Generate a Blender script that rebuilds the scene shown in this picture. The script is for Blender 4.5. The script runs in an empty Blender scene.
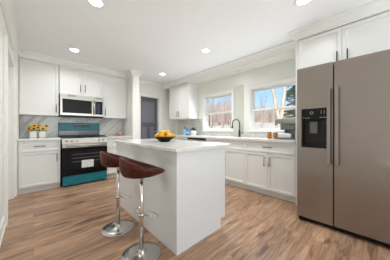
import bpy, bmesh, math, random
from mathutils import Vector, Matrix
random.seed(7)
S = bpy.context.scene
C = bpy.context.collection
PI = math.pi

# ---------------------------------------------------------------- camera
cam_d = bpy.data.cameras.new('camera')
cam = bpy.data.objects.new('camera', cam_d)
C.objects.link(cam)
cam.location = (0, 0, 1.08)
cam.rotation_euler = (math.radians(90), 0, math.radians(-43.4))
cam_d.sensor_width = 36
cam_d.lens = 171 / 390 * 36
cam_d.shift_y = -1 / 390
cam_d.clip_start = 0.02
cam_d.clip_end = 500
S.camera = cam

# ---------------------------------------------------------------- world, sun, big lights, exposure
W = bpy.data.worlds.new('world')
S.world = W
W.use_nodes = True
nt = W.node_tree
bg = nt.nodes['Background']
tc = nt.nodes.new('ShaderNodeTexCoord')
sep = nt.nodes.new('ShaderNodeSeparateXYZ')
rmp = nt.nodes.new('ShaderNodeValToRGB')
nt.links.new(tc.outputs['Generated'], sep.inputs[0])
nt.links.new(sep.outputs['Z'], rmp.inputs[0])
nt.links.new(rmp.outputs[0], bg.inputs[0])
rmp.color_ramp.elements[0].position = 0.0
rmp.color_ramp.elements[0].color = (0.93, 0.95, 0.97, 1)
rmp.color_ramp.elements[1].position = 0.38
rmp.color_ramp.elements[1].color = (0.20, 0.46, 0.92, 1)
e = rmp.color_ramp.elements.new(0.10)
e.color = (0.50, 0.74, 0.98, 1)
bg.inputs[1].default_value = 1.15

sun_d = bpy.data.lights.new('sun', 'SUN')
sun = bpy.data.objects.new('sun', sun_d)
C.objects.link(sun)
sun_d.energy = 5.5
sun_d.color = (1, 0.93, 0.82)
sun_d.angle = 0.01
sun.rotation_euler = Vector((0.80, 0.45, -0.62)).to_track_quat('-Z', 'Y').to_euler()


def area(name, loc, direction, sx, sy, energy, color=(1, 1, 1)):
    d = bpy.data.lights.new(name, 'AREA')
    d.shape = 'RECTANGLE'
    d.size, d.size_y, d.energy, d.color = sx, sy, energy, color
    o = bpy.data.objects.new(name, d)
    C.objects.link(o)
    o.location = loc
    o.rotation_euler = Vector(direction).to_track_quat('-Z', 'Z').to_euler()
    return o


# daylight at the two kitchen windows, plus two added fill lights behind the camera
area('added_rear_fill', (1.3, -3.9, 1.4), (0, 1, 0.5), 2.6, 1.7, 50, (0.86, 0.94, 1.0))  # added fill at an invented, unseen opening in the rear wall
area('daylight_left_window', (3.284, 2.70, 1.48), (-1, 0, -0.3), 0.80, 0.8, 8, (0.92, 0.97, 1.0))
area('daylight_right_window', (3.284, 1.27, 1.48), (-1, 0, -0.3), 1.0, 0.8, 9, (0.92, 0.97, 1.0))
area('added_ceiling_fill', (2.0, -1.2, 1.0), (-0.1, 0.25, 1.0), 1.8, 1.6, 22, (0.86, 0.94, 1.0))  # added uplight out of view, brightens the ceiling; no such source in the room

vs = S.view_settings
vs.view_transform = 'Standard'
vs.look = 'None'
vs.exposure = 0.17
vs.gamma = 1.0
vs.use_curve_mapping = False


# ---------------------------------------------------------------- materials
def mat(name, color, rough=0.5, metal=0.0, **kw):
    m = bpy.data.materials.new(name)
    m.use_nodes = True
    b = m.node_tree.nodes['Principled BSDF']
    b.inputs['Base Color'].default_value = (*color, 1)
    b.inputs['Roughness'].default_value = rough
    b.inputs['Metallic'].default_value = metal
    for k, v in kw.items():
        b.inputs[k].default_value = v
    return m


def s(r, g, b):
    f = lambda c: (c / 255 / 12.92) if c / 255 <= 0.04045 else ((c / 255 + 0.055) / 1.055) ** 2.4
    return (f(r), f(g), f(b))


def N(m, t):
    return m.node_tree.nodes.new(t)


def noisy(name, c1, c2, scale=5, rough=0.5, metal=0.0, stretch=(1, 1, 1), detail=4, bump=0.0, p0=0.35, p1=0.65, **kw):
    m = mat(name, c1, rough, metal, **kw)
    L = m.node_tree.links
    b = m.node_tree.nodes['Principled BSDF']
    t = N(m, 'ShaderNodeTexCoord')
    mp = N(m, 'ShaderNodeMapping')
    mp.inputs['Scale'].default_value = stretch
    n = N(m, 'ShaderNodeTexNoise')
    n.inputs['Scale'].default_value = scale
    n.inputs['Detail'].default_value = detail
    r = N(m, 'ShaderNodeValToRGB')
    r.color_ramp.elements[0].position = p0
    r.color_ramp.elements[1].position = p1
    r.color_ramp.elements[0].color = (*c1, 1)
    r.color_ramp.elements[1].color = (*c2, 1)
    L.new(t.outputs['Object'], mp.inputs[0])
    L.new(mp.outputs[0], n.inputs['Vector'])
    L.new(n.outputs[0], r.inputs[0])
    L.new(r.outputs[0], b.inputs['Base Color'])
    if bump:
        bp = N(m, 'ShaderNodeBump')
        bp.inputs['Strength'].default_value = bump
        bp.inputs['Distance'].default_value = 0.01
        L.new(n.outputs[0], bp.inputs['Height'])
        L.new(bp.outputs[0], b.inputs['Normal'])
    return m


def marble(name, base, vein, scale=1.2, width=0.035, rough=0.2, rot=(0.3, 0.5, 0.6), tile=None):
    m = mat(name, base, rough)
    L = m.node_tree.links
    b = m.node_tree.nodes['Principled BSDF']
    t = N(m, 'ShaderNodeTexCoord')
    mp = N(m, 'ShaderNodeMapping')
    mp.inputs['Rotation'].default_value = rot
    mp.inputs['Scale'].default_value = (1, 2.4, 1)
    if name == 'marble_backsplash':
        mp.vector_type = 'TEXTURE'
        mp.inputs['Rotation'].default_value = (0, 0.65, 0)
        mp.inputs['Scale'].default_value = (0.45, 1, 2.0)
    n = N(m, 'ShaderNodeTexNoise')
    n.inputs['Scale'].default_value = scale
    n.inputs['Detail'].default_value = 6
    n.inputs['Distortion'].default_value = 0.8
    r = N(m, 'ShaderNodeValToRGB')
    cr = r.color_ramp
    cr.elements[0].position = 0.5 - width
    cr.elements[0].color = (*base, 1)
    cr.elements[1].position = 0.5 + width
    cr.elements[1].color = (*base, 1)
    e = cr.elements.new(0.5)
    e.color = (*vein, 1)
    L.new(t.outputs['Object'], mp.inputs[0])
    L.new(mp.outputs[0], n.inputs['Vector'])
    L.new(n.outputs[0], r.inputs[0])
    out = r.outputs[0]
    if tile:
        br = N(m, 'ShaderNodeTexBrick')
        br.inputs['Scale'].default_value = 1
        br.inputs['Brick Width'].default_value = tile[0]
        br.inputs['Row Height'].default_value = tile[1]
        br.inputs['Mortar Size'].default_value = 0.002
        br.inputs['Color1'].default_value = (1, 1, 1, 1)
        br.inputs['Color2'].default_value = (0.93, 0.93, 0.93, 1)
        br.inputs['Mortar'].default_value = (0.80, 0.80, 0.79, 1)
        sp = N(m, 'ShaderNodeSeparateXYZ')
        cb = N(m, 'ShaderNodeCombineXYZ')
        ad = N(m, 'ShaderNodeMath')
        L.new(t.outputs['Object'], sp.inputs[0])
        L.new(sp.outputs['X'], ad.inputs[0])
        L.new(sp.outputs['Y'], ad.inputs[1])
        L.new(ad.outputs[0], cb.inputs['X'])
        L.new(sp.outputs['Z'], cb.inputs['Y'])
        L.new(cb.outputs[0], br.inputs['Vector'])
        mx = N(m, 'ShaderNodeMix')
        mx.data_type = 'RGBA'
        mx.blend_type = 'MULTIPLY'
        mx.inputs[0].default_value = 1
        L.new(out, mx.inputs[6])
        L.new(br.outputs[0], mx.inputs[7])
        out = mx.outputs[2]
    L.new(out, b.inputs['Base Color'])
    return m


def floor_material():
    m = mat('wood_plank_floor', s(150, 112, 84), 0.36)
    L = m.node_tree.links
    b = m.node_tree.nodes['Principled BSDF']
    t = N(m, 'ShaderNodeTexCoord')
    br = N(m, 'ShaderNodeTexBrick')
    br.offset = 0.37
    br.inputs['Scale'].default_value = 1
    br.inputs['Brick Width'].default_value = 1.22
    br.inputs['Row Height'].default_value = 0.152
    br.inputs['Mortar Size'].default_value = 0.0012
    br.inputs['Color1'].default_value = (0, 0, 0, 1)
    br.inputs['Color2'].default_value = (1, 1, 1, 1)
    br.inputs['Mortar'].default_value = (0.5, 0.5, 0.5, 1)
    L.new(t.outputs['Object'], br.inputs['Vector'])
    # grain: noise stretched along the planks, shifted per plank
    mp = N(m, 'ShaderNodeMapping')
    mp.inputs['Scale'].default_value = (1.3, 13, 1)
    add = N(m, 'ShaderNodeVectorMath')
    add.operation = 'MULTIPLY_ADD'
    add.inputs[1].default_value = (7, 3, 5)
    L.new(br.outputs['Color'], add.inputs[0])
    L.new(t.outputs['Object'], add.inputs[2])
    L.new(add.outputs[0], mp.inputs[0])
    n = N(m, 'ShaderNodeTexNoise')
    n.inputs['Scale'].default_value = 2.0
    n.inputs['Detail'].default_value = 7
    n.inputs['Roughness'].default_value = 0.62
    n.inputs['Distortion'].default_value = 0.9
    L.new(mp.outputs[0], n.inputs['Vector'])
    r = N(m, 'ShaderNodeValToRGB')
    cr = r.color_ramp
    cr.elements[0].position = 0.28
    cr.elements[0].color = (*s(116, 82, 62), 1)
    cr.elements[1].position = 0.74
    cr.elements[1].color = (*s(214, 180, 150), 1)
    e = cr.elements.new(0.5)
    e.color = (*s(178, 142, 113), 1)
    L.new(n.outputs[0], r.inputs[0])
    # knots
    mp2 = N(m, 'ShaderNodeMapping')
    mp2.inputs['Scale'].default_value = (1.1, 4.5, 1)
    L.new(add.outputs[0], mp2.inputs[0])
    n2 = N(m, 'ShaderNodeTexNoise')
    n2.inputs['Scale'].default_value = 2.3
    n2.inputs['Detail'].default_value = 3
    L.new(mp2.outputs[0], n2.inputs['Vector'])
    r2 = N(m, 'ShaderNodeValToRGB')
    r2.color_ramp.elements[0].position = 0.31
    r2.color_ramp.elements[0].color = (0.42, 0.38, 0.37, 1)
    r2.color_ramp.elements[1].position = 0.415
    r2.color_ramp.elements[1].color = (1, 1, 1, 1)
    L.new(n2.outputs[0], r2.inputs[0])
    mx = N(m, 'ShaderNodeMix')
    mx.data_type = 'RGBA'
    mx.blend_type = 'MULTIPLY'
    mx.inputs[0].default_value = 1
    L.new(r.outputs[0], mx.inputs[6])
    L.new(r2.outputs[0], mx.inputs[7])
    # per plank tint
    r3 = N(m, 'ShaderNodeValToRGB')
    r3.color_ramp.elements[0].color = (0.76, 0.74, 0.74, 1)
    r3.color_ramp.elements[1].color = (1.08, 1.04, 1.0, 1)
    L.new(br.outputs['Color'], r3.inputs[0])
    mx2 = N(m, 'ShaderNodeMix')
    mx2.data_type = 'RGBA'
    mx2.blend_type = 'MULTIPLY'
    mx2.inputs[0].default_value = 1
    L.new(mx.outputs[2], mx2.inputs[6])
    L.new(r3.outputs[0], mx2.inputs[7])
    # seams
    mx3 = N(m, 'ShaderNodeMix')
    mx3.data_type = 'RGBA'
    mx3.blend_type = 'MULTIPLY'
    L.new(br.outputs['Fac'], mx3.inputs[0])
    L.new(mx2.outputs[2], mx3.inputs[6])
    mx3.inputs[7].default_value = (0.5, 0.45, 0.42, 1)
    L.new(mx3.outputs[2], b.inputs['Base Color'])
    return m


M = {}
M['wall'] = mat('wall_paint', s(238, 237, 230), 0.6)
M['ceiling'] = mat('ceiling_paint', s(244, 244, 244), 0.7)
M['trim'] = mat('white_trim_paint', s(236, 235, 230), 0.4)
M['cab'] = mat('white_cabinet_paint', s(232, 232, 228), 0.38)
M['island'] = mat('white_island_paint', s(234, 235, 235), 0.4)
M['toe'] = mat('toe_kick_paint', s(228, 228, 224), 0.5)
M['quartz'] = marble('quartz_worktop', s(234, 233, 229), s(220, 219, 214), 1.6, 0.02, 0.15)
M['slab'] = marble('marble_backsplash', s(226, 224, 219), s(176, 173, 167), 1.6, 0.05, 0.25, (0.2, 0.9, 0.4))
M['tile'] = marble('tile_backsplash', s(218, 217, 210), s(200, 198, 190), 3, 0.05, 0.25, tile=(0.15, 0.075))
M['panel'] = mat('grey_green_panel', s(205, 206, 194), 0.3)
M['floor'] = floor_material()
M['steel'] = noisy('brushed_steel', s(186, 182, 174), s(196, 191, 183), 8, 0.3, 1.0, (1, 1, 60))
M['fridge'] = noisy('fridge_steel', s(152, 143, 136), s(158, 149, 141), 5, 0.27, 0.85, (1, 1, 60))
M['dark_steel'] = mat('dark_steel', s(84, 82, 80), 0.22, 1.0)
M['base_steel'] = mat('brushed_base', s(200, 198, 196), 0.22, 1.0)
M['fridge_side'] = mat('fridge_side_grey', s(110, 108, 106), 0.5)
M['chrome'] = mat('chrome', s(222, 214, 206), 0.16, 1.0)
M['handle'] = mat('satin_dark_handle', s(120, 114, 106), 0.3, 0.9)
M['blackmetal'] = mat('matte_black_metal', s(22, 22, 24), 0.35, 0.3)
M['black'] = mat('black_plastic', s(14, 14, 15), 0.4, **{'Specular IOR Level': 0.25})
M['blackglass'] = mat('black_glass', s(8, 8, 9), 0.2, **{'Specular IOR Level': 0.25})
M['mesh_glass'] = mat('dark_window_glass', s(24, 24, 22), 0.35, **{'Specular IOR Level': 0.2})
M['screen'] = mat('dark_display', s(40, 44, 62), 0.15)
M['niche'] = mat('dispenser_niche', s(16, 16, 17), 0.5)
M['greyplastic'] = mat('grey_plastic', s(96, 96, 98), 0.4)
M['mark'] = mat('light_print', s(190, 190, 190), 0.5)
M['teal'] = noisy('teal_film', s(0, 104, 116), s(10, 124, 134), 6, 0.35, 0.0, (1, 1, 12), 3)
M['leather'] = noisy('brown_leather', s(64, 24, 13), s(86, 38, 23), 22, 0.42, 0, bump=0.15, **{'Specular IOR Level': 0.22})
M['leather_in'] = mat('dark_brown_leather', s(44, 20, 14), 0.5, **{'Specular IOR Level': 0.2})
M['paper'] = noisy('paper_sheet', s(240, 240, 238), s(205, 205, 204), 30, 0.6)
M['greydoor'] = mat('grey_door_paint', s(112, 113, 122), 0.4)
M['greydoor_dark'] = mat('grey_door_edge', s(84, 85, 94), 0.45)
M['pot'] = mat('white_ceramic', s(226, 222, 214), 0.35)
M['yellow'] = noisy('yellow_petals', s(240, 178, 30), s(252, 220, 110), 60, 0.6)
M['seed'] = mat('brown_flower_center', s(84, 44, 16), 0.8)
M['green'] = noisy('green_leaf', s(46, 96, 36), s(84, 130, 48), 30, 0.5)
M['orange'] = noisy('orange_peel', s(232, 150, 20), s(242, 178, 40), 30, 0.45, bump=0.1)
M['lemon'] = noisy('yellow_peel', s(238, 190, 40), s(246, 208, 70), 30, 0.45, bump=0.1)
M['peach'] = mat('peach_ceramic', s(205, 160, 130), 0.45)
M['blue'] = mat('blue_liquid', s(60, 140, 205), 0.15)
M['label_blue'] = mat('pale_blue_label', s(160, 200, 225), 0.5)
M['machine'] = noisy('grey_machine', s(128, 128, 126), s(142, 142, 139), 10, 0.45)
M['machine_dark'] = mat('dark_grey_machine', s(98, 98, 98), 0.45)
M['clear'] = mat('pale_clear_plastic', s(205, 207, 206), 0.15, 0.0)
M['amber'] = mat('amber_contents', s(176, 112, 46), 0.4)
M['jargreen'] = mat('green_contents', s(112, 128, 58), 0.5)
M['bark'] = noisy('tree_bark', s(172, 158, 142), s(200, 188, 172), 5, 0.8, 0, (1, 1, 0.3))
M['bark2'] = noisy('brown_bark', s(150, 134, 122), s(180, 164, 150), 5, 0.8)
M['brush'] = noisy('dry_brush', s(196, 178, 168), s(222, 208, 200), 2, 0.9)
M['evergreen'] = noisy('evergreen_needles', s(70, 96, 66), s(110, 132, 98), 3, 0.8)
M['ground'] = noisy('dry_lawn', s(170, 150, 110), s(214, 198, 164), 0.25, 0.95)
M['road'] = mat('pale_drive', s(200, 190, 176), 0.9)
M['bulb'] = mat('lit_lamp', (1, 1, 1), 0.5)
_b = M['bulb'].node_tree.nodes['Principled BSDF']
_b.inputs['Emission Color'].default_value = (1, 0.97, 0.9, 1)
_b.inputs['Emission Strength'].default_value = 9


def glass_mat():
    m = bpy.data.materials.new('window_glass')
    m.use_nodes = True
    t = m.node_tree
    t.nodes.clear()
    o = t.nodes.new('ShaderNodeOutputMaterial')
    mx = t.nodes.new('ShaderNodeMixShader')
    a = t.nodes.new('ShaderNodeBsdfTransparent')
    g = t.nodes.new('ShaderNodeBsdfGlossy')
    g.inputs['Roughness'].default_value = 0.02
    mx.inputs[0].default_value = 0.05
    t.links.new(a.outputs[0], mx.inputs[1])
    t.links.new(g.outputs[0], mx.inputs[2])
    t.links.new(mx.outputs[0], o.inputs[0])
    return m


M['glass'] = glass_mat()


# ---------------------------------------------------------------- helpers
def new():
    return bmesh.new()


def box(bm, x0, x1, y0, y1, z0, z1, bev=0.0, seg=1):
    t = bmesh.new() if bev else bm
    g = bmesh.ops.create_cube(t, size=1)
    for v in g['verts']:
        v.co = Vector(((x0 + x1) / 2 + v.co.x * (x1 - x0), (y0 + y1) / 2 + v.co.y * (y1 - y0), (z0 + z1) / 2 + v.co.z * (z1 - z0)))
    if bev:
        bmesh.ops.bevel(t, geom=t.edges[:], offset=bev, segments=seg, profile=0.6, affect='EDGES')
        merge(bm, t)
    return bm


def merge(bm, t, mtx=None):
    if mtx:
        bmesh.ops.transform(t, matrix=mtx, verts=t.verts)
    mp = {}
    for v in t.verts:
        mp[v] = bm.verts.new(v.co)
    for f in t.faces:
        try:
            nf = bm.faces.new([mp[v] for v in f.verts])
            nf.smooth = f.smooth
        except ValueError:
            pass
    t.free()


def tube(bm, pts, r, n=10, caps=True, radii=None):
    """round bar through points"""
    pts = [Vector(p) for p in pts]
    rings = []
    up = Vector((0, 0, 1))
    for i, p in enumerate(pts):
        if i == 0:
            d = pts[1] - p
        elif i == len(pts) - 1:
            d = p - pts[i - 1]
        else:
            d = (pts[i + 1] - p).normalized() + (p - pts[i - 1]).normalized()
        d.normalize()
        if i == 0:
            a = d.cross(up if abs(d.z) < 0.9 else Vector((1, 0, 0))).normalized()
        else:
            a = (a - d * a.dot(d)).normalized()
        b = d.cross(a)
        rr = radii[i] if radii else r
        rings.append([bm.verts.new(p + (a * math.cos(2 * PI * k / n) + b * math.sin(2 * PI * k / n)) * rr) for k in range(n)])
    for i in range(len(rings) - 1):
        for k in range(n):
            f = bm.faces.new((rings[i][k], rings[i][(k + 1) % n], rings[i + 1][(k + 1) % n], rings[i + 1][k]))
            f.smooth = True
    if caps:
        bm.faces.new(rings[0][::-1])
        bm.faces.new(rings[-1])
    return bm


def lathe(bm, prof, n=24, c=(0, 0, 0), smooth=True):
    """profile of (radius, z); radius 0 closes to a point"""
    rings = []
    for r, z in prof:
        if r <= 1e-6:
            rings.append([bm.verts.new((c[0], c[1], c[2] + z))])
        else:
            rings.append([bm.verts.new((c[0] + r * math.cos(2 * PI * k / n), c[1] + r * math.sin(2 * PI * k / n), c[2] + z)) for k in range(n)])
    for A, B in zip(rings, rings[1:]):
        for k in range(n):
            k2 = (k + 1) % n
            if len(A) == 1 and len(B) == 1:
                continue
            if len(A) == 1:
                f = bm.faces.new((A[0], B[k2], B[k]))
            elif len(B) == 1:
                f = bm.faces.new((A[k], A[k2], B[0]))
            else:
                f = bm.faces.new((A[k], A[k2], B[k2], B[k]))
            f.smooth = smooth
    return bm


def obj(name, bm, m, parent=None, loc=None):
    bmesh.ops.recalc_face_normals(bm, faces=bm.faces)
    me = bpy.data.meshes.new(name)
    bm.to_mesh(me)
    bm.free()
    o = bpy.data.objects.new(name, me)
    C.objects.link(o)
    me.materials.append(m)
    if parent:
        o.parent = parent
    if loc:
        o.location = loc
    return o


def tag(o, label=None, cat=None, group=None, kind=None):
    if label: o['label'] = label
    if cat: o['category'] = cat
    if group: o['group'] = group
    if kind: o['kind'] = kind
    return o


def empty(name, loc=(0, 0, 0), rz=0.0):
    o = bpy.data.objects.new(name, None)
    C.objects.link(o)
    o.location = loc
    o.rotation_euler = (0, 0, rz)
    o.empty_display_size = 0.1
    return o


def struct(name, bm, m, label=None):
    o = obj(name, bm, m)
    return tag(o, label, None, None, 'structure')


def copy_tree(o, parent=None):
    c = o.copy()
    C.objects.link(c)
    if parent:
        c.parent = parent
    for ch in [x for x in bpy.data.objects if x.parent == o]:
        copy_tree(ch, c)
    return c


def wall_pieces(bm, axis, u0, u1, w0, w1, z0, z1, holes):
    """slab along u with rectangular holes (ua, ub, za, zb); axis 'x': u is x, w is y"""
    us = sorted({u0, u1, *[h[0] for h in holes], *[h[1] for h in holes]})
    zs = sorted({z0, z1, *[h[2] for h in holes], *[h[3] for h in holes]})
    for a, b in zip(us, us[1:]):
        run = None
        for c, d in zip(zs, zs[1:]):
            solid = not any(h[0] <= a and b <= h[1] and h[2] <= c and d <= h[3] for h in holes)
            if solid:
                run = (run[0], d) if run else (c, d)
            if (not solid or d == z1) and run:
                if axis == 'x':
                    box(bm, a, b, w0, w1, run[0], run[1])
                else:
                    box(bm, w0, w1, a, b, run[0], run[1])
                run = None
    return bm


def sweep(bm, profile, path):
    """profile (out, up) swept along a horizontal polyline; out points to the LEFT-hand normal * -1 (right of travel)"""
    P = [Vector((p[0], p[1])) for p in path]
    z = path[0][2]
    rings = []
    for i, p in enumerate(P):
        if i == 0:
            d = (P[1] - p).normalized(); nrm = Vector((d.y, -d.x)); k = 1
        elif i == len(P) - 1:
            d = (p - P[i - 1]).normalized(); nrm = Vector((d.y, -d.x)); k = 1
        else:
            d1 = (p - P[i - 1]).normalized(); d2 = (P[i + 1] - p).normalized()
            n1 = Vector((d1.y, -d1.x)); n2 = Vector((d2.y, -d2.x))
            nrm = (n1 + n2).normalized()
            k = 1 / max(0.3, nrm.dot(n1))
        rings.append([bm.verts.new((p.x + nrm.x * k * o, p.y + nrm.y * k * o, z + u)) for o, u in profile])
    n = len(profile)
    for A, B in zip(rings, rings[1:]):
        for k in range(n):
            bm.faces.new((A[k], A[(k + 1) % n], B[(k + 1) % n], B[k]))
    bm.faces.new(rings[0][::-1])
    bm.faces.new(rings[-1])
    return bm


def shaker(bm, x0, x1, z0, z1, y=0.0, t=0.02, rail=0.055):
    """shaker front: face at y - t looking to -y"""
    q = bmesh.new()
    box(q, x0, x1, y - t, y, z0, z1)
    q.faces.ensure_lookup_table()
    f = min(q.faces, key=lambda f: f.calc_center_median().y)
    r = min(rail, (z1 - z0) * 0.3, (x1 - x0) * 0.3)
    bmesh.ops.inset_region(q, faces=[f], thickness=r)
    bmesh.ops.inset_region(q, faces=[f], thickness=0.005)
    for v in f.verts:
        v.co.y += 0.010
    merge(bm, q)
    return bm


def bar_handle(x, z, vertical, m, parent, y=-0.02, L=0.15, name='handle'):
    h = new()
    a = L / 2
    if vertical:
        tube(h, [(x, y - 0.032, z - a), (x, y - 0.032, z + a)], 0.0065, 8)
        for s_ in (-1, 1):
            tube(h, [(x, y + 0.001, z + s_ * a * 0.75), (x, y - 0.03, z + s_ * a * 0.75)], 0.005, 6)
    else:
        tube(h, [(x - a, y - 0.032, z), (x + a, y - 0.032, z)], 0.0065, 8)
        for s_ in (-1, 1):
            tube(h, [(x + s_ * a * 0.75, y + 0.001, z), (x + s_ * a * 0.75, y - 0.03, z)], 0.005, 6)
    return obj(name, h, m, parent)


def cabinet(loc, rz, w, z0, z1, depth, fronts, label, group, hm='handle', toe=False, name='wall_cabinet', panel_side=False):
    """fronts: (kind, x0, x1, z0, z1, handle) in local coordinates; local y=0 is the carcass front, doors stand proud"""
    t = empty(name, (loc[0], loc[1], 0), rz)
    tag(t, label, 'cabinet', group)
    b = new()
    box(b, 0, w, 0, depth - 0.004, z0, z1)
    obj('body', b, M['cab'], t)
    if toe:
        k = new()
        box(k, 0, w, 0.05, 0.07, 0, z0)
        obj('toe_kick', k, M['toe'], t)
    for kind, x0, x1, a, c, h in fronts:
        d = new()
        shaker(d, x0 + 0.002, x1 - 0.002, a + 0.002, c - 0.002, rail=0.055 if kind == 'door' else 0.04)
        o = obj(kind, d, M['cab'], t)
        if h:
            bar_handle(h[0], h[1], h[2], M[hm], o)
    return t


# ---------------------------------------------------------------- room shell
CZ = 2.44
YB = 4.58      # back wall
XR = 3.31      # window wall
XL = -0.24     # left wall
b = new(); box(b, -0.39, 3.46, -4.15, 5.44, -0.1, 0)
struct('floor', b, M['floor'], 'brown wood plank floor')
b = new(); box(b, -0.39, 3.46, -4.15, 5.44, CZ, CZ + 0.15)
struct('ceiling', b, M['ceiling'], 'flat light grey ceiling')
b = new(); wall_pieces(b, 'x', -0.35, 3.46, YB, YB + 0.15, 0, CZ, [(2.2, 2.81, 0, 2.03)])
struct('wall_back', b, M['wall'], 'back wall behind the range')
W1 = (2.265, 3.13, 1.05, 1.915)
W2 = (0.74, 1.80, 1.05, 1.915)
b = new(); wall_pieces(b, 'y', -4.0, YB, XR, XR + 0.15, 0, CZ, [W1, W2])
struct('wall_right', b, M['wall'], 'window wall over the sink')
b = new(); wall_pieces(b, 'y', -4.0, YB, XL - 0.15, XL, 0, CZ, [(2.90, 3.87, 0, 2.05)])
box(b, XL, XL + 0.052, 3.957, YB, 0, CZ)
struct('wall_left', b, M['wall'], 'left wall with a cased doorway')
b = new(); wall_pieces(b, 'x', XL - 0.15, 3.46, -4.15, -4.0, 0, CZ, [(0.2, 2.8, 0.5, 2.3)])
struct('wall_rear', b, M['wall'])
# closet behind the grey door
b = new()
box(b, 2.0, 2.04, YB + 0.15, 5.4, 0, CZ); box(b, 2.95, 2.99, YB + 0.15, 5.4, 0, CZ); box(b, 2.0, 2.99, 5.4, 5.44, 0, CZ)
struct('wall_closet', b, M['wall'])

# wall stub (column) at the end of the range run
b = new(); box(b, 1.692, 1.855, 3.92, YB, 0, CZ)
struct('wall_stub', b, M['wall'], 'narrow wall end beside the range cabinets')

# crown moulding
CH = 0.115
prof = [(0, 0), (0.012, 0), (0.014, 0.016), (0.030, 0.030), (0.044, 0.058), (0.068, 0.084), (0.086, 0.090), (0.088, 0.1145), (0, 0.1145)]
b = new()
sweep(b, prof, [(x, y, CZ - CH) for x, y in ((XL, -3.9), (XL, 4.246), (1.692, 4.246), (1.692, 3.92), (1.855, 3.92), (1.855, YB), (2.97, YB), (2.97, 0.77), (2.707, 0.77), (2.707, -0.4))])
struct('trim_1', b, M['trim'], 'white crown moulding around the ceiling')
b = new(); box(b, 2.971, XR, 0.786, 3.368, 2.31, CZ)
struct('ceiling_soffit', b, M['wall'], 'painted soffit over the windows')
b = new(); box(b, 2.971, XR, 4.262, YB, 2.31, CZ)
struct('ceiling_soffit', b, M['wall'])


def casing(bm, axis, u0, u1, zt, w, side, cw=0.085, t=0.02, zb=0.0, bottom=False):
    """door/window casing around an opening; w is the wall plane, side the sign of the room direction"""
    a, c = sorted((w, w + side * t))
    a2, c2 = sorted((w, w + side * (t + 0.008)))
    def bx(ua, ub, za, zb_, A, B):
        if axis == 'x':
            box(bm, ua, ub, A, B, za, zb_, 0.004)
        else:
            box(bm, A, B, ua, ub, za, zb_, 0.004)
    bx(u0 - cw + 0.019, u0, zb, zt + cw - 0.019, a, c)
    bx(u1, u1 + cw - 0.019, zb, zt + cw - 0.019, a, c)
    bx(u0, u1, zt, zt + cw - 0.019, a, c)
    bx(u0 - cw, u1 + cw, zt + cw - 0.02, zt + cw, a2, c2)
    bx(u0 - cw, u0 - cw + 0.02, zb, zt + cw - 0.02, a2, c2)
    bx(u1 + cw - 0.02, u1 + cw, zb, zt + cw - 0.02, a2, c2)
    if bottom:
        bx(u0 - cw, u1 + cw, zb - 0.0, zb + 0.02, a2, c2)


# door 1: grey panelled door in the back wall
d1 = empty('door_1', (0, 0, 0)); tag(d1, 'grey panelled door in a white casing beyond the island', None, None, 'structure')
b = new(); casing(b, 'x', 2.2, 2.81, 2.03, YB, -1, 0.10)
obj('casing', b, M['trim'], d1)
b = new()
box(b, 2.2, 2.215, YB, YB + 0.15, 0, 2.03); box(b, 2.795, 2.81, YB, YB + 0.15, 0, 2.03); box(b, 2.215, 2.795, YB, YB + 0.15, 2.015, 2.03)
obj('jamb', b, M['trim'], d1)
b = new()
q = new(); box(q, 2.216, 2.794, YB + 0.10, YB + 0.14, 0.01, 2.012); merge(b, q)
obj('door_leaf', b, M['greydoor'], d1)
b = new()
# stiles and rails standing proud of the panels
for a, c in ((2.216, 2.30), (2.71, 2.794)): box(b, a, c, YB + 0.088, YB + 0.10, 0.01, 2.012)
for z0, z1 in ((0.01, 0.22), (1.15, 1.27), (1.90, 2.012)): box(b, 2.30, 2.71, YB + 0.088, YB + 0.10, z0, z1)
box(b, 2.465, 2.545, YB + 0.088, YB + 0.10, 0.22, 1.15)
obj('door_stiles', b, M['greydoor_dark'], d1)
b = new()
lathe(b, [(0, 0), (0.026, 0), (0.026, 0.01), (0.012, 0.014), (0.012, 0.03), (0.026, 0.04), (0.03, 0.055), (0.022, 0.068), (0, 0.072)], 16)
o = obj('knob', b, M['chrome'], d1, (2.755, YB + 0.088, 1.0)); o.rotation_euler = (PI / 2, 0, 0)
b = new(); box(b, 2.792, 2.7955, YB + 0.02, YB + 0.05, 1.14, 1.28)
obj('hinge', b, M['steel'], d1)

# door 2: cased opening in the left wall, white door at its far face
d2 = empty('door_2', (0, 0, 0)); tag(d2, 'white cased doorway in the left wall', None, None, 'structure')
b = new(); casing(b, 'y', 2.90, 3.87, 2.05, XL, 1, 0.085, 0.027)
obj('casing', b, M['trim'], d2)
b = new()
box(b, XL - 0.15, XL, 2.90, 2.915, 0, 2.05); box(b, XL - 0.15, XL, 3.855, 3.87, 0, 2.05); box(b, XL - 0.15, XL, 2.915, 3.855, 2.035, 2.05)
obj('jamb', b, M['trim'], d2)
b = new(); box(b, XL - 0.15, XL - 0.11, 2.917, 3.853, 0.01, 2.033)
q = new()
obj('door_leaf', b, M['trim'], d2)
b = new(); box(b, XL + 0.0, XL + 0.006, 2.70, 2.775, 1.12, 1.24, 0.002); box(b, XL + 0.006, XL + 0.014, 2.73, 2.745, 1.165, 1.195)
tag(obj('light_switch', b, M['trim']), 'small white light switch beside the left doorway', 'light switch')
b = new()
box(b, XL, XL + 0.015, -3.99, 2.813, 0, 0.13, 0.003)
box(b, XL, XL + 0.022, -3.99, 2.813, 0, 0.03, 0.003)
struct('baseboard_left', b, M['trim'], 'white baseboard on the left wall')


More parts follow.
